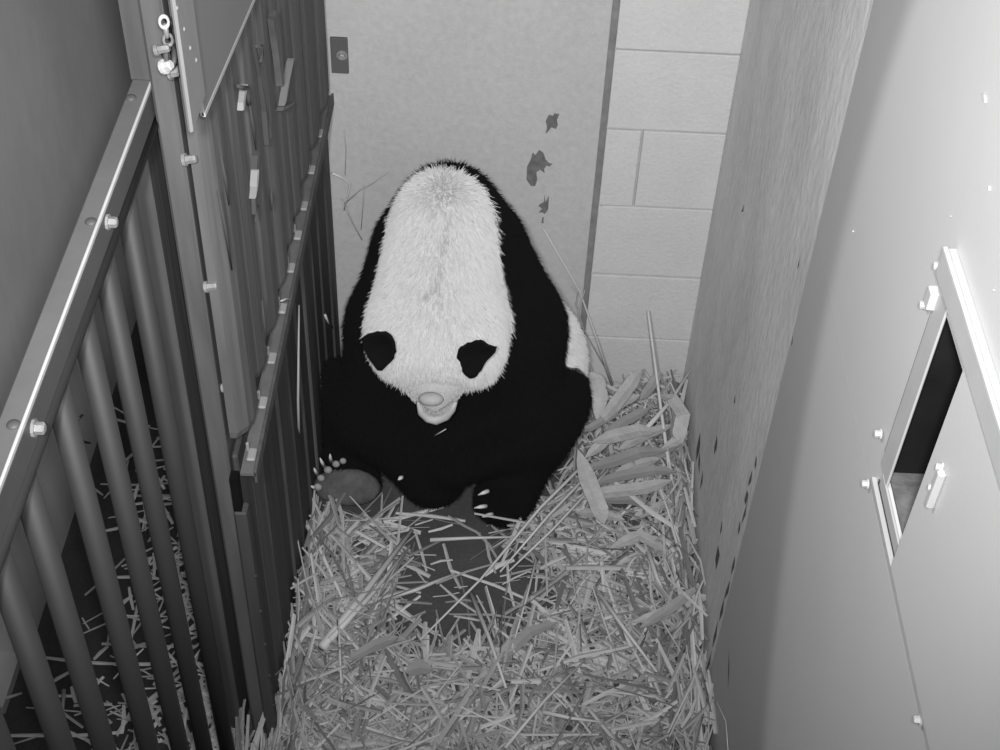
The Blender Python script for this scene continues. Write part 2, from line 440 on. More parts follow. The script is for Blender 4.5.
bolt(onx(163, 67, XP + .005), (1, -.3, .5), M['bright_metal'], lat, .0065, .014, 'latch_bolt')
bolt(onx(169, 72, XP + .005), (1, 0, .2), M['bolt'], lat, .007, .013, 'nut')

# ------------------------------------------------------------------ hung plate above the board door
XPL = -.366
pts = [onx(205, 117, XPL), onx(257, -5, XPL)]
d = (pts[1] - pts[0]); far = pts[0] + d * 1.7
poly = [(pts[0][1], pts[0][2]), (far[1], far[2]), (far[1], 2.7), (pts[0][1], 2.7)]
V = [(XPL, y, z) for y, z in poly] + [(XPL - .006, y, z) for y, z in poly]
pl = mesh_obj('hanging_plate', V, [(0, 1, 2, 3), (7, 6, 5, 4)] + [(i, (i + 1) % 4, 4 + (i + 1) % 4, 4 + i) for i in range(4)], M['plate'], None, bevel=.001)
tag(pl, 'smooth grey metal plate hung beside the post, its lower edge slanting', 'metal plate')
e0 = Vector(pts[0]); e1 = Vector(far)
V = [e0 + Vector((.001, 0, 0)), e1 + Vector((.001, 0, 0)), e1 + Vector((.001, 0, .006)), e0 + Vector((.001, 0, .006))]
V += [v - Vector((.004, 0, 0)) for v in V]
mesh_obj('edge_trim', V, [(0, 1, 2, 3), (7, 6, 5, 4)] + [(i, (i + 1) % 4, 4 + (i + 1) % 4, 4 + i) for i in range(4)], M['track'], pl)

# ------------------------------------------------------------------ board door: upper boards, ledge, lower boards
door = empty('board_door', (-.41, -.5, 0), 'dark weathered door of vertical boards with a ledge, running to the back wall', 'door')
XLED, ZLED = -.366, .835
p0 = onx(336, 91, XLED); p1 = onx(250, 470, XLED)
ZLED = (onx(315, 200, XLED)[2] + onx(281, 340, XLED)[2]) / 2
yEnd = -1.075
box('ledge', (-.392, XLED - .002), (yEnd, -.001), (ZLED - .006, ZLED), M['ledge'], door)
box('ledge_lip', (XLED - .005, XLED), (yEnd, -.001), (ZLED - .022, ZLED + .006), M['wood_b'], door, bevel=.001)
# upper boards: rounded-face vertical boards ending just above the ledge
def upper_board(y0, y1, zb, xf, m, zt=2.3):
    n = 7; V = []; F = []
    w = (y1 - y0)
    prof = []
    for i in range(n):
        t = i / (n - 1); yy = y0 + w * t
        prof.append((xf - .022 * (abs(2 * t - 1) ** 3), yy))
    prof += [(xf - .035, y1), (xf - .035, y0)]
    k = len(prof)
    # rounded foot: bottom ring pulled back
    for (dz, dx, sc) in ((0, -.010, .86), (.008, -.003, .96), (.022, 0, 1.)):
        for (x, y) in prof:
            V.append((x + dx if x > xf - .03 else x, y0 + w / 2 + (y - y0 - w / 2) * sc, zb + dz))
    for (x, y) in prof: V.append((x, y, zt))
    for r in range(3):
        for i in range(k): F.append((r * k + i, r * k + (i + 1) % k, (r + 1) * k + (i + 1) % k, (r + 1) * k + i))
    F.append(tuple(range(k))); F.append(tuple(3 * k + i for i in range(k)))
    return mesh_obj('board', V, F, m, door, smooth=False)
feet = [(252, 437), (263, 385), (272, 337), (283, 292), (291, 245), (298, 213), (304, 181), (312, 150), (320, 118)]
ys = []
for (x, y) in feet:
    p = onx(x, y, -.376); ys.append((p[1], p[2]))
edges = [yz(222, 200, -.41)[0]] + [v[0] for v in ys]
random.seed(3)
prev = None
mats = [M['wood_a'], M['wood_c'], M['wood_b'], M['wood_a'], M['wood_c'], M['wood_a'], M['wood_b'], M['wood_a'], M['wood_b'], M['wood_a']]
E_ = [yz(214, 200, -.39)[0]] + sorted(v[0] for v in ys) + [-.004]
for i in range(len(E_) - 1):
    y0, y1 = E_[i] + .003, E_[i + 1] - .003
    if y1 - y0 < .02: continue
    upper_board(y0, y1, ZLED + .020 + .012 * RND.random(), -.376 + .012 * max(0, 1 + (y0 + y1) / 2 / .55) + RND.uniform(-.004, .001), mats[i % len(mats)])
    # pale bracket tab at the foot of the board
    if i > 0:
        box('tab', (-.386, -.372), (y0 - .020, y0 + .006), (ZLED + .001, ZLED + .007), M['flange'], door, bevel=.002)
        box('tab_edge', (-.388, -.383), (y0 - .003, y0 + .002), (ZLED + .006, ZLED + .024), M['flange'], door, bevel=.001)
box('backing', (-.45, -.42), (y2 + .025, -.002), (ZLED, 2.3), M['lower'], door)
# torn strips and hooked straps on the boards
def strap(pts, w, m, name='torn_strip', X=-.365):
    P = [Vector(onx(x, y, X)) for x, y in pts]
    V = []; F = []
    for i, p in enumerate(P):
        V += [p + Vector((.0015, -w[i] / 2, 0)), p + Vector((.003, w[i] / 2, 0)), p + Vector((-.008, w[i] / 2, 0)), p + Vector((-.009, -w[i] / 2, 0))]
    for i in range(len(P) - 1):
        for k in range(4):
            a = i * 4 + k; b = i * 4 + (k + 1) % 4; F.append((a, b, b + 4, a + 4))
    F.append((0, 1, 2, 3)); F.append(tuple(4 * (len(P) - 1) + k for k in range(4)))
    return mesh_obj(name, V, F, m, door)
strap([(257, 155), (256, 177), (255, 200), (255, 214)], [.003, .013, .011, .003], M['hatch_slot'], X=-.373)
strap([(257, 170), (256, 185), (254, 198)], [.003, .008, .004], M['flange'], X=-.370)
strap([(258, 46), (263, 75), (268, 110), (270, 138)], [.016, .022, .018, .004], M['wood_c'], X=-.371)
strap([(254, 44), (261, 75), (266, 110), (268, 145)], [.004, .010, .010, .003], M['hatch_slot'], X=-.372)
strap([(274, 15), (279, 50), (282, 85)], [.03, .026, .008], M['wood_c'], X=-.371)
strap([(292, 60), (288, 80), (284, 104)], [.010, .014, .012], M['plate'], X=-.368)
strap([(282, 109), (287, 107), (293, 103)], [.012, .012, .010], M['rail_top'], X=-.368)
strap([(245, 88), (243, 100), (242, 110)], [.02, .014, .003], M['flange'], X=-.371)
for P in ([(238, 86), (243, 88), (247, 88), (248, 96), (249, 104)], [(256, 46), (261, 47), (262, 55), (260, 62)]):
    tube('hook', [onx(x, y, -.369) for x, y in P], .0035, M['hatch_slot'], door, 6)
for (x0, y0, x1, y1) in ((221, 155, 229, 205), (249, 100, 256, 150), (271, 190, 272, 210), (262, 300, 266, 345), (258, 205, 255, 222), (218, 190, 232, 270)):
    a = Vector(onx(x0, y0, -.372)); b = Vector(onx(x1, y1, -.372))
    tube('crack', [a, (a + b) / 2 + Vector((0, .003, 0)), b], [.001, .003, .001], M['hatch_slot'], door, 5)
# lower boards
lw = [-.003, -.085, -.19, -.275, -.385, -.47, -.575, -.68, -.77, -.875, -.955, -1.035]
for i in range(len(lw) - 1):
    zt = ZLED - .008
    z0 = 0.0
    xx = XLy((lw[i] + lw[i + 1]) / 2) + RND.uniform(-.005, .0)
    tk = .03
    if lw[i + 1] < -.86: xx = -.403 + RND.uniform(-.002, 0); tk = .010          # thin boards lapping the post
    box('lower_board', (xx - tk, xx), (lw[i + 1] + .002, lw[i] - .002), (z0, zt), M['lower'] if i % 3 else M['wood_b'], door, bevel=.003)
box('lower_backing', (-.47, -.442), (y2 + .025, -.002), (0, ZLED - .008), M['hatch_slot'], door)
yb = yz(262, 560, -.40)[0]
zs = onx(240, 520, -.40)[2]
box('lower_stile', (-.413, -.392), (-1.072, -1.045), (0, zs), M['lower'], door, bevel=.003)
box('slot', (-.413, -.400), (-1.068, -1.049), (zs, ZLED - .024), M['ear_hide'], door)  # solid black box painted in for the shade of an open slot
for i in range(6):
    p = onx(243 + i * 5.0, 540 + i * 27, -.399)
    ellipsoid('nail', (-.392, -1.066, .08 + i * .1), (.004, .005, .005), M['gate_bar'], door, u=8, v=5)

# ------------------------------------------------------------------ giant panda: one continuous surface from blended volumes
def v3(p): return np.array(p, float)
def w(px, py, Y): return ony(px, py, Y)
ELL = []   # (centre, radii, rotation or None, white?, k)
CAP = []   # (a, b, ra, rb, white?, k)
def E(c_, r_, wht, k=.05, rot=None): ELL.append((v3(c_), v3(r_), rot, wht, k))
def K(a_, b_, ra, rb, wht, k=.05): CAP.append((v3(a_), v3(b_), ra, rb, wht, k))
E((-.062, -.160, .25), (.272, .142, .25), 1, .06)             # rump and flanks
K((-.110, -.210, .705), (-.088, -.215, .430), .104, .196, 0, .06)   # egg of the trunk up to the shoulder hump
K((-.185, -.225, .640), (-.232, -.245, .44), .074, .080, 0, .06)              # shoulders
K((-.035, -.225, .645), (.050, -.250, .45), .080, .090, 0, .06)
K((-.119, -.262, .735), (-.124, -.365, .575), .097, .134, 1, .02)   # neck
E((-.124, -.400, .560), (.140, .115, .105), 1, .03)           # skull
E((-.200, -.430, .525), (.040, .055, .048), 1, .04)           # cheeks
E((-.038, -.430, .522), (.048, .060, .052), 1, .04)
E(w(436, 396, -.495), (.034, .045, .032), 1, .02)             # muzzle
E(w(434, 384, -.465), (.060, .050, .036), 1, .03)             # brow into muzzle
K((-.240, -.275, .46), w(366, 415, -.34), .072, .068, 0, .05)       # arm, by the door
K(w(366, 415, -.34), w(428, 474, -.40), .068, .052, 0, .05)
K((.048, -.275, .48), w(532, 425, -.34), .078, .074, 0, .05)        # other arm
K(w(532, 425, -.34), w(455, 458, -.42), .074, .055, 0, .05)
E((-.115, -.335, .24), (.13, .085, .17), 0, .05)              # chest
E(w(436, 479, -.40), (.056, .050, .042), 0, .05)              # resting forepaw
K((-.255, -.21, .14), w(341, 388, -.30), .095, .052, 0, .03)        # hind leg by the door
K(w(341, 388, -.30), w(346, 476, -.365), .052, .062, 0, .03)
E(w(347, 482, -.372), (.070, .036, .055), 0, .03)
K((.070, -.20, .15), w(548, 400, -.27), .105, .072, 0, .05)         # other hind leg
K(w(552, 398, -.27), w(510, 490, -.40), .072, .056, 0, .05)
E(w(500, 502, -.415), (.050, .046, .044), 0, .04)

RES = .0095
lo = np.array([-.46, -.60, -.03]); hi = np.array([.28, .02, .90])
nx, ny, nz = [int(math.ceil(v)) + 1 for v in (hi - lo) / RES]
gx = lo[0] + RES * np.arange(nx); gy = lo[1] + RES * np.arange(ny); gz = lo[2] + RES * np.arange(nz)
def smin(a, b, k):
    h = np.clip(.5 + .5 * (b - a) / k, 0, 1)
    return b * (1 - h) + a * h - k * h * (1 - h)
def fields(X, Y, Z):
    d = None; dw = None; db = None
    def addp(q, wht, k):
        nonlocal d, dw, db
        d = q if d is None else smin(d, q, k)
        if wht: dw = q if dw is None else np.minimum(dw, q)
        else: db = q if db is None else np.minimum(db, q)
    for c_, r_, rot, wht, k in ELL:
        x, y, z = X - c_[0], Y - c_[1], Z - c_[2]
        k0 = np.sqrt((x / r_[0]) ** 2 + (y / r_[1]) ** 2 + (z / r_[2]) ** 2) + 1e-9
        k1 = np.sqrt((x / r_[0] ** 2) ** 2 + (y / r_[1] ** 2) ** 2 + (z / r_[2] ** 2) ** 2) + 1e-9
        addp(k0 * (k0 - 1) / k1, wht, k)
    for a_, b_, ra, rb, wht, k in CAP:
        ba = b_ - a_
        t = np.clip(((X - a_[0]) * ba[0] + (Y - a_[1]) * ba[1] + (Z - a_[2]) * ba[2]) / (ba @ ba), 0, 1)
        q = np.sqrt((X - a_[0] - t * ba[0]) ** 2 + (Y - a_[1] - t * ba[1]) ** 2 + (Z - a_[2] - t * ba[2]) ** 2) - (ra + (rb - ra) * t)
        addp(q, wht, k)
    d = -smin(-d, Z - .004, .012)                 # rests on the floor
    d = -smin(-d, X - (XLy(Y) + .008), .010)          # leans along the door
    d = -smin(-d, -.012 - Y, .012)                # and before the back wall
    return d, dw, db
X, Y, Z = np.meshgrid(gx, gy, gz, indexing='ij')
D, _, _ = fields(X, Y, Z)
# surface nets
sgn = D < 0
def corner(a, i, j, k): return a[i:nx - 1 + i, j:ny - 1 + j, k:nz - 1 + k]
cnt = sum(corner(sgn, i, j, k).astype(int) for i in (0, 1) for j in (0, 1) for k in (0, 1))
act = (cnt > 0) & (cnt < 8)
idx = -np.ones(act.shape, int); idx[act] = np.arange(act.sum())
ci = np.argwhere(act)
acc = np.zeros((len(ci), 3)); num = np.zeros(len(ci))
cs = [(i, j, k) for i in (0, 1) for j in (0, 1) for k in (0, 1)]
for a_ in cs:
    for b_ in cs:
        if sum(abs(p - q) for p, q in zip(a_, b_)) == 1 and a_ < b_:
            da = D[ci[:, 0] + a_[0], ci[:, 1] + a_[1], ci[:, 2] + a_[2]]
            db_ = D[ci[:, 0] + b_[0], ci[:, 1] + b_[1], ci[:, 2] + b_[2]]
            cr = (da < 0) != (db_ < 0)
            t = np.where(cr, da / np.where(cr, da - db_, 1), 0)
            p = np.array(a_) + t[:, None] * (np.array(b_) - np.array(a_))
            acc += p * cr[:, None]; num += cr
PV = lo + RES * (ci + acc / num[:, None])
quads = []
def face_set(axis):
    u, v = [(1, 2), (2, 0), (0, 1)][axis]
    s0 = [slice(1, -1)] * 3; s0[axis] = slice(0, -1)
    s1 = list(s0); s1[axis] = slice(1, None)
    A = sgn[tuple(s0)]; B = sgn[tuple(s1)]
    loc = np.argwhere(A != B); off = np.array([1, 1, 1]); off[axis] = 0
    flip = A[tuple(loc.T)]
    base = loc + off
    def cell(du, dv):
        c_ = base.copy(); c_[:, u] -= du; c_[:, v] -= dv
        return idx[c_[:, 0], c_[:, 1], c_[:, 2]]
    q = np.stack([cell(1, 1), cell(0, 1), cell(0, 0), cell(1, 0)], 1)
    q[~flip] = q[~flip][:, ::-1]
    return q
Q = np.concatenate([face_set(a_) for a_ in range(3)])
Q = Q[(Q >= 0).all(1)]

PO = Vector((-.10, -.25, 0))
panda = empty('giant_panda', PO, 'black and white giant panda sitting hunched with its head bowed into its lap', 'panda')
bm_ = bpy.data.meshes.new('body')
bm_.from_pydata((PV - np.array(PO)).tolist(), [], Q.tolist())
bm_.polygons.foreach_set('use_smooth', [True] * len(bm_.polygons))
body = bpy.data.objects.new('body', bm_); COL.objects.link(body); body.parent = panda
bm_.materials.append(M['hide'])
EYES = [w(402, 395, -.47), w(462, 398, -.47)]
BLACK, WHITE = .0045, .60
def shade_at(P, jitter):
    _, dw, db = fields(P[:, 0], P[:, 1], P[:, 2])
    s = dw - db + jitter
    # the pale back of the trunk below the dark shoulder band
    low = (P[:, 1] < -.30) & (P[:, 2] < .462)
    wht = np.where(low, (s < -.016) & (dw < .005), s < -.002)
    for e in EYES:
        r = np.sqrt(((P - e) ** 2 * np.array([1, .6, 1.])).sum(1))
        wht &= r > .026
    mz = np.linalg.norm((P - w(436, 402, -.505)) * np.array([1, 1, 1.2]), axis=1)
    pale = WHITE - .26 * np.clip(1 - (mz - .02) / .07, 0, 1)          # the muzzle fur is greyer
    return np.where(wht, pale, BLACK)
def surf(px, py):
    d_ = ray(px, py); d_ = d_ / np.linalg.norm(d_)
    t_ = np.arange(2.2, 3.6, .004); Pq = CAM + t_[:, None] * d_
    f_ = fields(Pq[:, 0], Pq[:, 1], Pq[:, 2])[0]
    k_ = np.argmax(f_ < 0); return Pq[k_]
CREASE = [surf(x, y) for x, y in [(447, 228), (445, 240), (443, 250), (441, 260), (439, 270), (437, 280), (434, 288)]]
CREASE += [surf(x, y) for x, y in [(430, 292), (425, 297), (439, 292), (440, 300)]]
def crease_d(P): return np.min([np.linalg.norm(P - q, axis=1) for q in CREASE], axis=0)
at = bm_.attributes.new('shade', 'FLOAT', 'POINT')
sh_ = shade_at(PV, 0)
sh_ = np.where(crease_d(PV) < .010, np.minimum(sh_, .30), sh_ * .8)  # nape crease shade put into the hide colour
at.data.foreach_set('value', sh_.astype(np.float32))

# fur: short strands growing from the hide
bm_.calc_loop_triangles()
T = np.zeros(len(bm_.loop_triangles) * 3, np.int32); bm_.loop_triangles.foreach_get('vertices', T); T = T.reshape(-1, 3)
A0, B0, C0 = PV[T[:, 0]], PV[T[:, 1]], PV[T[:, 2]]
cr_ = np.cross(B0 - A0, C0 - A0); ar = np.linalg.norm(cr_, axis=1)
vn = np.zeros_like(PV)
for k in range(3): np.add.at(vn, T[:, k], cr_)
vn /= np.linalg.norm(vn, axis=1)[:, None] + 1e-12
rng = np.random.default_rng(5)
NH = 210000
ti = rng.choice(len(T), NH, p=ar / ar.sum())
r1 = np.sqrt(rng.random(NH)); r2 = rng.random(NH)
bw = np.stack([1 - r1, r1 * (1 - r2), r1 * r2], 1)
root = (A0[ti] * bw[:, :1] + B0[ti] * bw[:, 1:2] + C0[ti] * bw[:, 2:])
nn = (vn[T[ti, 0]] * bw[:, :1] + vn[T[ti, 1]] * bw[:, 1:2] + vn[T[ti, 2]] * bw[:, 2:])
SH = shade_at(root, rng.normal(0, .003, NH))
isw = SH > .1
# combing: down and away from the crest, with a little disorder
comb = np.zeros_like(root); comb[:, 2] = -1.; comb[:, 1] = -.35
side = (root[:, 0] + .12) / .2
comb[:, 0] = np.clip(side, -1, 1) * .45
comb -= nn * (comb * nn).sum(1)[:, None]
comb += rng.normal(0, .22, (NH, 3))
dirn = nn * .5 + comb * .85
dirn /= np.linalg.norm(dirn, axis=1)[:, None]
face = np.linalg.norm((root - w(436, 398, -.50)) * np.array([1, .8, 1]), axis=1) < .07
Lh = np.where(isw, .014, .014) * rng.uniform(.6, 1.25, NH)
Lh = np.where(face, .004, Lh)
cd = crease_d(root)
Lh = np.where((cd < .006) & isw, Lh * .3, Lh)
SH = np.where((cd < .007) & isw, SH * .78, SH)       # nape crease shade put into the fur colour along the parting
keep = (root[:, 2] > .02) & (root[:, 1] < -.02) & (root[:, 0] > XLy(root[:, 1]) + .018)
# the sole of the foot stays bare
sole = (np.abs(root[:, 0] - w(347, 488, -.40)[0]) < .07) & (root[:, 2] < .13) & (root[:, 1] < -.385)
keep &= ~sole
root, nn, dirn, comb, Lh, SH = [v[keep] for v in (root, nn, dirn, comb, Lh, SH)]
NH = len(root)
bend = comb / (np.linalg.norm(comb, axis=1)[:, None] + 1e-9)
pts4 = np.zeros((NH, 4, 3))
for q, t in enumerate((0, .33, .67, 1.)):
    pts4[:, q] = root - nn * .002 * (1 - t) + dirn * (Lh * t)[:, None] + bend * (Lh * .45 * t * t)[:, None]
pts4[:, :, 2] = np.maximum(pts4[:, :, 2], .003)
pts4[:, :, 0] = np.maximum(pts4[:, :, 0], XLy(pts4[:, :, 1]) + .003)
hc = bpy.data.hair_curves.new('fur')
hc.add_curves([4] * NH)
hc.attributes['position'].data.foreach_set('vector', (pts4 - np.array(PO)).reshape(-1).astype(np.float32))
ra = hc.attributes.new('radius', 'FLOAT', 'POINT') if 'radius' not in hc.attributes else hc.attributes['radius']
ra.data.foreach_set('value', np.tile(np.array([.0008, .0007, .0005, .00015], np.float32), NH))
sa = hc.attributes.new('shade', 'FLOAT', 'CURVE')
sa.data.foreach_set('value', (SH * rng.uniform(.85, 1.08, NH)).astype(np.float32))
hc.materials.append(M['fur'])
fur = bpy.data.objects.new('fur', hc); COL.objects.link(fur); fur.parent = panda; fur['kind'] = 'stuff'

# ears: cupped discs standing off the crown
def ear(pts_px, Yd, depth_dir, name='ear'):
    """pts_px: outline seen from the front and above; the ear is a thick cupped leaf standing on the crown"""
    n0 = len(pts_px); sp = []
    er = random.Random(3)
    for i in range(n0):                                   # rounded, slightly ragged outline
        p0, p1, p2, p3 = [np.array(pts_px[(i + k) % n0], float) for k in (-1, 0, 1, 2)]
        for t in (0, .33, .67):
            q = .5 * ((2 * p1) + (p2 - p0) * t + (2 * p0 - 5 * p1 + 4 * p2 - p3) * t * t + (3 * p1 - p0 - 3 * p2 + p3) * t ** 3)
            sp.append(q + np.array([er.uniform(-.7, .7), er.uniform(-.7, .7)]))
    P = np.array([w(x, y, Yd) for x, y in sp]); cc = P.mean(0)
    dd = v3(depth_dir); dd /= np.linalg.norm(dd)
    n = len(P); V = []; F = []
    rings = [(1.0, 0.0), (.97, .012), (.75, .006), (.35, -.002)]
    back = [(.97, -.012), (.75, -.020), (.35, -.024)]
    for s, o in rings + back:
        for p in P: V.append(cc + (p - cc) * s - dd * o)
    ci1 = len(V); V.append(cc + dd * .004); ci2 = len(V); V.append(cc + dd * .025)
    def conn(a, b):
        for i in range(n): F.append((a * n + i, a * n + (i + 1) % n, b * n + (i + 1) % n, b * n + i))
    conn(0, 1); conn(1, 2); conn(2, 3); conn(0, 4); conn(4, 5); conn(5, 6)
    for i in range(n):
        F.append((3 * n + i, 3 * n + (i + 1) % n, ci1)); F.append((6 * n + i, 6 * n + (i + 1) % n, ci2))
    o = mesh_obj(name, V, F, M['ear_hide'], panda, smooth=True)
    return o
view = -np.array(ray(430, 355)); view /= np.linalg.norm(view)
EYD = -.53
ear([(362, 340), (366, 335), (374, 332), (383, 331), (390, 334), (395, 342), (396, 352), (392, 361), (386, 366), (379, 371), (372, 364), (366, 354)], EYD, -view)
ear([(457, 358), (459, 349), (465, 344), (473, 341), (481, 340), (489, 344), (497, 347), (493, 355), (485, 363), (479, 373), (471, 379), (464, 374), (461, 365)], EYD, -view)
# muzzle: nose leather, lip crescent
tip = w(436, 404, -.530)
ellipsoid('nose', w(431, 399, -.535), (.026, .016, .014), M['nose'], panda)
def crescent(name, arc, rad, m, Yd):
    return tube(name, [w(x, y, Yd) for x, y in arc], rad, m, panda, 8)
crescent('lip', [(418, 402), (421, 412), (428, 418), (436, 420), (446, 416), (452, 409), (456, 402)], [.003, .008, .010, .011, .010, .008, .003], M['lip'], -.525)
crescent('mouth_line', [(418, 401), (426, 408), (435, 412), (445, 407), (453, 400)], [.0006, .0012, .0014, .0012, .0006], M['sheet_edge'], -.538)
# sole and toes of the foot by the door
SC_ = w(347, 486, -.412)
pad = ellipsoid('foot_pad', w(347, 487, -.425), (.078, .020, .046), M['pad'], panda, Matrix.Rotation(-.5, 3, 'X'))
for (x, y, r) in ((318, 487, .010), (321, 478, .009), (328, 470, .010), (336, 464, .009), (343, 461, .008)):
    ellipsoid('toe_pad', w(x, y, -.452), (r, r * .8, r), M['toe'], panda, u=10, v=6)
def claw(px0, py0, px1, py1, Yd, r=.005):
    a_ = Vector(w(px0, py0, Yd)); b_ = Vector(w(px1, py1, Yd - .012))
    m_ = (a_ + b_) / 2 + Vector((0, -.003, .004))
    tube('claw', [a_, m_, b_], [r, r * .8, r * .2], M['claw'], panda, 7)
for cl in ((317, 474, 314, 468), (324, 466, 320, 458), (331, 461, 330, 454), (315, 488, 311, 486)): claw(*cl, -.455, .0045)
for cl in ((488, 491, 478, 495), (486, 506, 474, 508), (492, 514, 482, 517), (402, 477, 398, 480)): claw(*cl, -.475 if cl[0] > 450 else -.46, .0055)

# ------------------------------------------------------------------ straw bedding
def strip(V, F, p, ang, length, width, th, tilt, bendz, bendxy, roll):
    dx, dy = math.cos(ang), math.sin(ang)
    base = len(V)
    ct, st = math.cos(tilt), math.sin(tilt)
    side = Vector((-dy * math.cos(roll), dx * math.cos(roll), math.sin(roll)))
    nrm = Vector((0, 0, 1))
    for q, t in enumerate((-.5, 0., .5)):
        cc = Vector((p[0] + dx * ct * length * t - dy * bendxy * (1 - 4 * t * t), p[1] + dy * ct * length * t + dx * bendxy * (1 - 4 * t * t),
                     p[2] + st * length * t + bendz * (1 - 4 * t * t)))
        wv = width * (1 if q == 1 else .75)
        for sx, sz in ((-1, 0), (0, 1), (1, 0), (0, -1)):
            V.append(cc + side * (sx * wv / 2) + nrm * (sz * th / 2))
    for q in range(2):
        for k in range(4):
            a = base + q * 4 + k; b = base + q * 4 + (k + 1) % 4
            F.append((a, b, b + 4, a + 4))
    F.append((base, base + 1, base + 2, base + 3)); F.append((base + 8, base + 9, base + 10, base + 11))
def poly_in(x, y, P):
    r = False; n = len(P)
    for i in range(n):
        x0, y0 = P[i]; x1, y1 = P[(i + 1) % n]
        if (y0 > y) != (y1 > y) and x < (x1 - x0) * (y - y0) / (y1 - y0) + x0: r = not r
    return r
flo = lambda L: [tuple(onz(x, y, 0)[:2]) for x, y in L]
BARE = [flo([(398, 528), (470, 525), (530, 548), (545, 590), (535, 625), (480, 650), (420, 655), (385, 640), (395, 590)]),
        flo([(395, 500), (425, 505), (420, 535), (395, 530)]), flo([(600, 500), (640, 495), (645, 525), (610, 530)])]
FOOT = [(-.40, -.05), (-.40, -.43), (-.27, -.44), (-.22, -.42), (-.05, -.46), (.06, -.45), (.14, -.36), (.19, -.28), (.20, -.05)]
def heap(x, y):
    h = .030
    h += .085 * max(0, 1 - (XR - x) / .16) * (1 if y > -1.0 else .6)          # banked against the right wall
    h += (.07 if y > -.6 else .11) * max(0, 1 - (x - XL) / .12)                                     # and against the door
    h += .06 * max(0, 1 - abs(x - .33) / .2) * max(0, 1 - abs(y + .12) / .3)   # heap in the back corner
    h += .03 * noise.noise(Vector((x * 5, y * 5, 1.3)))
    return max(.012, h)
V = []; F = []; rs = random.Random(11)
placed = 0
while placed < 4000:
    y = rs.uniform(-1.32, -.01); x = rs.uniform(XL + .01 if y > -1.10 else -.46, XR - .01)
    bare = any(poly_in(x, y, P) for P in BARE)
    if bare and rs.random() < .93: continue
    if poly_in(x, y, FOOT): continue
    L = min(.30, max(.035, rs.lognormvariate(math.log(.125), .45)))
    if bare: L *= .7
    wd = rs.choice((.004, .005, .006, .007, .009, .012))
    ang = rs.uniform(0, math.pi)
    nearw = min(x - XL, XR - x)
    h = heap(x, y)
    z = .004 + h * rs.random() ** .8
    tilt = rs.gauss(0, .10 + h * 1.6)
    if nearw < .06:
        ang = math.pi / 2 + rs.gauss(0, .35)
    z = max(z, .5 * L * abs(math.sin(tilt)) * .8 + .004)
    ex = abs(math.cos(ang)) * L / 2
    xmin = XLy(y - .08) if y > -1.10 else -.475
    x = min(max(x, xmin + ex + .004), XR - ex - .004)
    ey = abs(math.sin(ang)) * L / 2
    if y + ey > -.012: y = -.012 - ey
    if poly_in(x + math.cos(ang) * L / 2, y + math.sin(ang) * L / 2, FOOT) and rs.random() < .6: continue
    if poly_in(x - math.cos(ang) * L / 2, y - math.sin(ang) * L / 2, FOOT) and rs.random() < .6: continue
    strip(V, F, (x, y, z), ang, L, wd, wd * .45, tilt, rs.uniform(-.1, .1) * L * .4, rs.uniform(-.06, .06) * L, rs.gauss(0, .5))
    placed += 1
for i in range(420):                                        # spill around the foot of the post
    y = rs.uniform(-1.30, -.80); x = rs.uniform(-.455, -.26) if y < -1.1 else rs.uniform(-.40, -.26)
    L = min(.22, max(.05, rs.lognormvariate(math.log(.11), .4))); ang = rs.uniform(0, math.pi)
    ex = abs(math.cos(ang)) * L / 2
    x = max(x, (-.475 if y - L / 2 < -1.12 and y + L / 2 < -1.08 else -.412) + ex)
    wd = rs.choice((.004, .005, .006, .008))
    strip(V, F, (x, y, .02 + .10 * rs.random() * max(.2, 1 - (x + .45) / .2)), ang, L, wd, wd * .45, rs.gauss(0, .15), 0, rs.uniform(-.05, .05) * L, rs.gauss(0, .5))
st = mesh_obj('straw_bedding', V, F, M['straw'])
tag(st, 'thick layer of loose pale straw spread over the pen floor around the panda', 'straw', kind='stuff')
# scattered straw behind the barred gate
V = []; F = []; placed = 0
while placed < 1500:
    x = rs.uniform(-.94, -.47); y = rs.uniform(-1.5, .5)
    u_ = (x + .94) / .47
    if rs.random() > (u_ ** 2.2) * .95 + .03: continue
    if y > -.2 and rs.random() < .6: continue
    L = min(.2, max(.03, rs.lognormvariate(math.log(.075), .4)))
    ang = rs.uniform(0, math.pi); ex = abs(math.cos(ang)) * L / 2
    x = min(max(x, -.945 + ex), -.478 - ex)
    strip(V, F, (x, y, .004 + .03 * rs.random() * u_), ang, L, rs.choice((.004, .005, .007, .009)), .002, rs.gauss(0, .08), .0, rs.uniform(-.04, .04) * L, 0)
    placed += 1
st2 = mesh_obj('loose_straw', V, F, M['straw_gate'])
tag(st2, 'sparse straw scattered on the dark floor behind the barred gate', 'straw', kind='stuff')

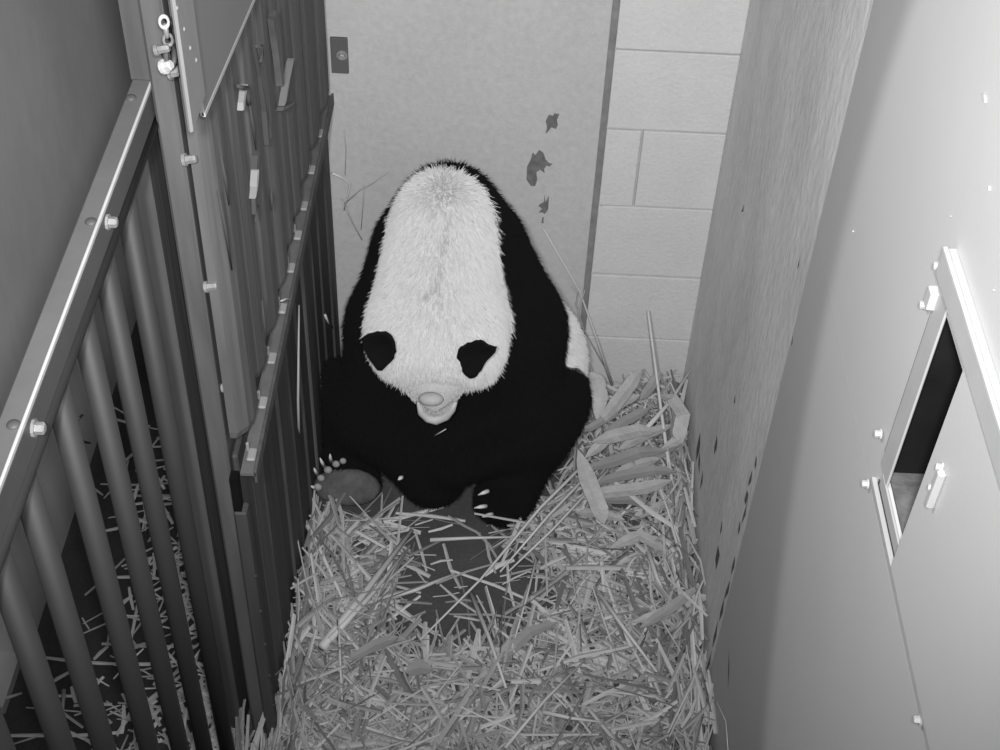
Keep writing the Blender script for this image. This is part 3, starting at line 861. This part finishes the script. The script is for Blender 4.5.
# ------------------------------------------------------------------ single leaves and stalks that can be told apart
LR = random.Random(21)
def leaf(name, P, wid, m, label, cat, group=None, th=.0015, up=(0, 0, 1), taper=True):
    """a long blade along 3-D points P, folded slightly along its midrib"""
    P = [Vector(p) for p in P]; n = len(P); V = []; F = []
    # resample
    Q_ = []
    for i in range(n - 1):
        for q in range(6): Q_.append(P[i].lerp(P[i + 1], q / 6))
    Q_.append(P[-1]); n = len(Q_)
    for i, p in enumerate(Q_):
        t = i / (n - 1); tg = (Q_[min(i + 1, n - 1)] - Q_[max(0, i - 1)]).normalized()
        s = tg.cross(Vector(up)).normalized(); nr = s.cross(tg)
        ww = wid * (max(.06, min(1, (1 - abs(2 * t - 1) ** 3.2))) if taper else 1) / 2 * LR.uniform(.93, 1.05)
        V += [p - s * ww + nr * ww * .08, p - nr * ww * .08, p + s * ww + nr * ww * .08, p + s * ww + nr * (ww * .08 - th), p - nr * (ww * .05 + th), p - s * ww + nr * (ww * .08 - th)]
    for i in range(n - 1):
        for k in range(6):
            a = i * 6 + k; b = i * 6 + (k + 1) % 6; F.append((a, b, b + 6, a + 6))
    F.append(tuple(range(6))); F.append(tuple((n - 1) * 6 + k for k in range(6)))
    return tag(mesh_obj(name, V, F, m, None, smooth=False), label, cat, group)
def stalk(P, r, label, m=None, name='straw_stalk', cat='stalk', group=None):
    n = len(P)
    return tag(tube(name, P, [r * (1 - .55 * i / max(1, n - 1)) for i in range(n)], m or M['stalk'], None, 7), label, cat, group)
g = 'bamboo leaves heaped in the back corner'
z_ = lambda x, y, z: onz(x, y, z)
leaf('bamboo_leaf', [z_(578, 450, .14), z_(588, 480, .12), z_(600, 510, .09), z_(604, 524, .08)], .042, M['leaf'], 'broad pale leaf hanging down over the heap just right of the panda', 'leaf', g)
leaf('bamboo_leaf', [z_(575, 498, .09), z_(610, 492, .10), z_(645, 488, .11), z_(672, 480, .11)], .038, M['leaf'], 'longest broad leaf lying level along the front of the leaf heap', 'leaf', g)
leaf('bamboo_leaf', [z_(592, 442, .16), z_(615, 436, .17), z_(640, 430, .17), z_(655, 432, .16)], .040, M['leaf'], 'wide leaf bridging across the top of the leaf heap', 'leaf', g)
leaf('bamboo_leaf', [z_(598, 425, .15), z_(615, 405, .19), z_(630, 385, .23), z_(642, 368, .26)], .036, M['leaf'], 'broad leaf leaning up from the heap against the painted blocks', 'leaf', g)
leaf('bamboo_leaf', [z_(582, 470, .12), z_(612, 462, .13), z_(640, 452, .14), z_(668, 450, .13)], .034, M['leaf_dark'], 'dull leaf tucked under the wide top leaf of the heap', 'leaf', g)
leaf('bamboo_leaf', [z_(590, 484, .10), z_(620, 476, .11), z_(655, 470, .12), z_(676, 472, .11)], .030, M['leaf_dark'], 'narrow dull leaf lying just above the longest front leaf', 'leaf', g)
leaf('bamboo_leaf', [z_(655, 395, .16), z_(672, 398, .18), z_(683, 415, .17), z_(678, 440, .13), z_(660, 450, .11)], .034, M['leaf'], 'leaf curled into a loop beside the right wall', 'leaf', g, th=.0012)
leaf('bamboo_leaf', [z_(640, 400, .17), z_(652, 385, .2), z_(660, 372, .22)], .026, M['leaf_dark'], 'short upright leaf tip behind the tall pale stalk', 'leaf', g)
leaf('bamboo_leaf', [z_(597, 420, .14), z_(600, 398, .17), z_(596, 380, .19), z_(590, 372, .20)], .040, M['leaf'], 'upright leaf squeezed between the panda and the back wall', 'leaf', g)
leaf('bamboo_leaf', [z_(572, 430, .15), z_(590, 428, .15), z_(612, 415, .17), z_(625, 395, .19)], .022, M['leaf_dark'], 'slim folded leaf pointing at the panda from the heap', 'leaf', g)
leaf('bamboo_leaf', [z_(610, 548, .06), z_(640, 535, .07), z_(668, 552, .07)], .030, M['leaf'], 'bent leaf on the straw below the leaf heap', 'leaf', g)
leaf('bamboo_leaf', [z_(632, 622, .07), z_(660, 615, .08), z_(690, 600, .09), z_(712, 596, .10)], .030, M['leaf'], 'long pale leaf across the straw touching the right wall', 'leaf')
leaf('bamboo_leaf', [z_(640, 628, .07), z_(668, 610, .09), z_(700, 585, .11)], .024, M['leaf_dark'], 'slim leaf crossing over the long pale leaf by the right wall', 'leaf')
leaf('bamboo_leaf', [z_(498, 662, .03), z_(512, 648, .04), z_(530, 632, .05), z_(558, 622, .05)], .028, M['leaf_dark'], 'grey leaf at the near edge of the bare floor patch', 'leaf')
leaf('bamboo_leaf', [z_(348, 660, .06), z_(375, 645, .07), z_(398, 637, .07)], .026, M['leaf_dark'], 'dull leaf on the straw left of the bare floor patch', 'leaf')
leaf('bamboo_leaf', [z_(405, 672, .06), z_(420, 667, .07), z_(432, 669, .06)], .034, M['leaf_dark'], 'short wide scrap of leaf in the middle foreground', 'leaf')
gb = 'buried leaves of the heap'
BL = ['half buried leaf beneath the leaf that leans on the painted blocks', 'half buried leaf between the two dull leaves of the heap', 'half buried leaf nearest the panda knee in the heap',
      'half buried leaf crossed by the tall pale stalk', 'half buried leaf just below the longest front leaf of the heap', 'half buried leaf below the curled loop by the right wall',
      'half buried leaf farthest back in the heap near the wall base', 'half buried leaf under the tip of the broad hanging leaf', 'half buried leaf at the foot of the tall pale stalk']
for bi, (x0, y0, x1, y1, z0, z1, wd_) in enumerate([(600, 440, 650, 408, .12, .15, .03), (610, 478, 660, 458, .09, .12, .03), (585, 458, 625, 430, .12, .15, .028), (618, 450, 672, 425, .12, .13, .03),
        (600, 500, 655, 505, .07, .07, .028), (640, 470, 684, 440, .09, .11, .026), (606, 415, 640, 395, .14, .17, .026), (575, 512, 625, 520, .06, .06, .026), (630, 520, 680, 500, .06, .07, .024)]):
    m_ = z_((x0 + x1) / 2, (y0 + y1) / 2 - 3, (z0 + z1) / 2 + .006)
    leaf('bamboo_leaf', [z_(x0, y0, z0), m_, z_(x1, y1, z1)], wd_, M['leaf'] if x0 % 4 else M['leaf_dark'], BL[bi], 'leaf', gb)
# long stalks
stalk([z_(675, 506, .06), ony(661, 410, -.19), ony(648, 311, -.09)], .0062, 'tall pale stalk standing up out of the leaf heap against the block wall')
stalk([z_(645, 430, .16), ony(670, 402, -.16), ony(692, 368, -.07)], .006, 'shorter pale stalk slanting behind the tall stalk toward the right wall')
stalk([z_(322, 648, .07), z_(365, 592, .05), z_(412, 530, .04)], .011, 'thick pale stalk lying diagonally left of the bare floor patch')
stalk([z_(330, 640, .075), z_(372, 594, .055), z_(405, 552, .045)], .007, 'thin stalk lying alongside the thick pale diagonal stalk')
stalk([z_(590, 458, .13), z_(540, 508, .09), z_(480, 580, .05), z_(420, 640, .05)], .0045, 'very long thin stem running from the leaf heap across the bare floor')
stalk([z_(600, 462, .12), z_(548, 516, .09), z_(500, 572, .06)], .0045, 'long stem just right of the longest diagonal stem')
stalk([z_(608, 470, .11), z_(552, 530, .08), z_(508, 572, .06)], .004, 'outermost of the diagonal stems beside the panda foot')
stalk([z_(471, 594, .03), z_(490, 640, .05), z_(506, 688, .06)], .006, 'straight stalk pointing at the viewer from the middle of the bare patch')
stalk([z_(536, 560, .05), z_(526, 600, .04), z_(512, 648, .04)], .0035, 'thin stalk standing at the right side of the bare patch')
stalk([z_(378, 600, .04), z_(415, 590, .05), z_(452, 575, .04)], .007, 'stalk lying across the upper left of the bare patch')
stalk([z_(430, 540, .05), z_(470, 538, .05), z_(515, 537, .05)], .005, 'stalk lying level just below the panda foot claws')
stalk([z_(598, 592, .07), z_(625, 630, .07), z_(657, 672, .06)], .006, 'bent brown stalk in the straw right of the bare patch')
stalk([z_(648, 552, .08), z_(657, 578, .07), z_(667, 600, .07)], .0065, 'short bright stalk near the right wall')
stalk([z_(296, 505, .09), z_(318, 545, .07), z_(343, 600, .06)], .007, 'pale stalk slanting down beside the board door')
stalk([z_(283, 640, .10), z_(279, 600, .16), ony(277, 560, -.70)], .0055, 'straw stem propped upright against the foot of the board door')
stalk([z_(262, 690, .05), z_(248, 665, .1), z_(236, 640, .16)], .008, 'flat straw blade sticking out between post and board door')
stalk([z_(340, 660, .06), z_(338, 620, .08), z_(342, 700, .05)], .004, 'thin straw standing in the left foreground')
stalk([z_(505, 748, .05), z_(545, 700, .06), z_(585, 660, .06)], .004, 'thin diagonal straw at the bottom middle of the floor')
stalk([z_(543, 712, .06), z_(570, 718, .06), z_(600, 722, .06)], .005, 'short bright straw at the bottom right of the floor')
# stems and twigs at the back wall
tw = 'twig'
stalk([z_(612, 385, .10), ony(597, 340, -.06), ony(580, 292, -.02), ony(543, 228, -.02)], .0035, 'long thin stem leaning on the back wall right of the panda', M['stalk'], 'bamboo_twig', 'twig')
stalk([z_(604, 398, .10), ony(580, 345, -.04), ony(578, 312, -.03), ony(585, 290, -.03)], .003, 'crooked twig beside the wall joint right of the panda', M['twig'], 'twig', tw)
stalk([ony(572, 287, -.03), ony(578, 293, -.03), ony(576, 305, -.03), ony(584, 330, -.03), ony(604, 366, -.05)], .0022, 'finer crooked twig in the same tangle right of the panda', M['twig'], 'twig', tw)
stalk([ony(332, 173, -.03), ony(343, 178, -.02), ony(350, 184, -.02), ony(347, 198, -.02), ony(344, 210, -.02)], .003, 'hooked twig poking out from behind the board door', M['stalk'], 'twig', tw)
stalk([ony(344, 204, -.015), ony(360, 190, -.015), ony(372, 184, -.015), ony(388, 172, -.015)], .0016, 'faint twig spreading up right against the plaster', M['twig'], 'twig', tw)
stalk([ony(342, 200, -.015), ony(352, 222, -.015), ony(362, 240, -.02)], .0022, 'dark twig slanting down behind the panda shoulder', M['twig'], 'twig', tw)
stalk([ony(344, 130, -.012), ony(346, 150, -.012), ony(345, 175, -.012)], .0012, 'hair thin stem standing beside the board door edge', M['twig'], 'twig', tw)
stalk([ony(364, 186, -.012), ony(363, 205, -.012), ony(361, 230, -.012)], .0014, 'hair thin upright stem above the panda shoulder', M['twig'], 'twig', tw)
stalk([onx(292, 300, -.370), onx(286, 299, -.370), onx(281, 301, -.368)], .003, 'short straw bit caught on the door ledge', M['stalk'], 'straw_bit', 'straw')
stalk([z_(300, 470, .12), onx(298, 400, -.385), onx(299, 305, -.388)], .0035, 'tall straw stem leaning on the lower boards beside the ledge', M['straw'], 'straw_stalk', 'stalk')
stalk([onx(325, 315, -.385), onx(328, 322, -.383), onx(333, 328, -.381)], .003, 'short straw bit stuck on the lower boards above the panda knee', M['stalk'], 'straw_bit', 'straw')
stalk([onx(702, 688, .470), onx(716, 700, .469), onx(726, 722, .468), onx(728, 750, .468), onx(724, 770, .468)], .0016, 'thin pale wire curling out of the straw up the right wall', M['stalk'], 'thin_wire', 'wire')
stalk([w(434, 436, -.49), w(441, 432, -.50), w(446, 429, -.505)], .002, 'bit of straw on the dark fur under the panda chin', M['stalk'], 'straw_bit', 'straw')
# bits behind the gate
for (x, y, x1, y1, lb) in [(74, 422, 82, 415, 'small straw bit high behind the leftmost bars'), (73, 440, 90, 443, 'straight straw bit lying just under the small high one behind the bars'),
        (86, 483, 103, 495, 'kinked straw bit behind the bars in mid gate'), (0, 700, 22, 693, 'pale straw at the left frame edge behind the bars'), (64, 690, 62, 720, 'upright bent straw behind the lower left bars')]:
    a_ = z_(x, y, .02); b_ = z_(x1, y1, .02)
    if a_[0] < -.94 and a_[1] > -.87: a_ = onx(x, y, -.942); b_ = onx(x1, y1, -.942)
    stalk([a_, (np.array(a_) + np.array(b_)) / 2, b_], .005, lb, M['stalk'], 'straw_bit', 'straw')
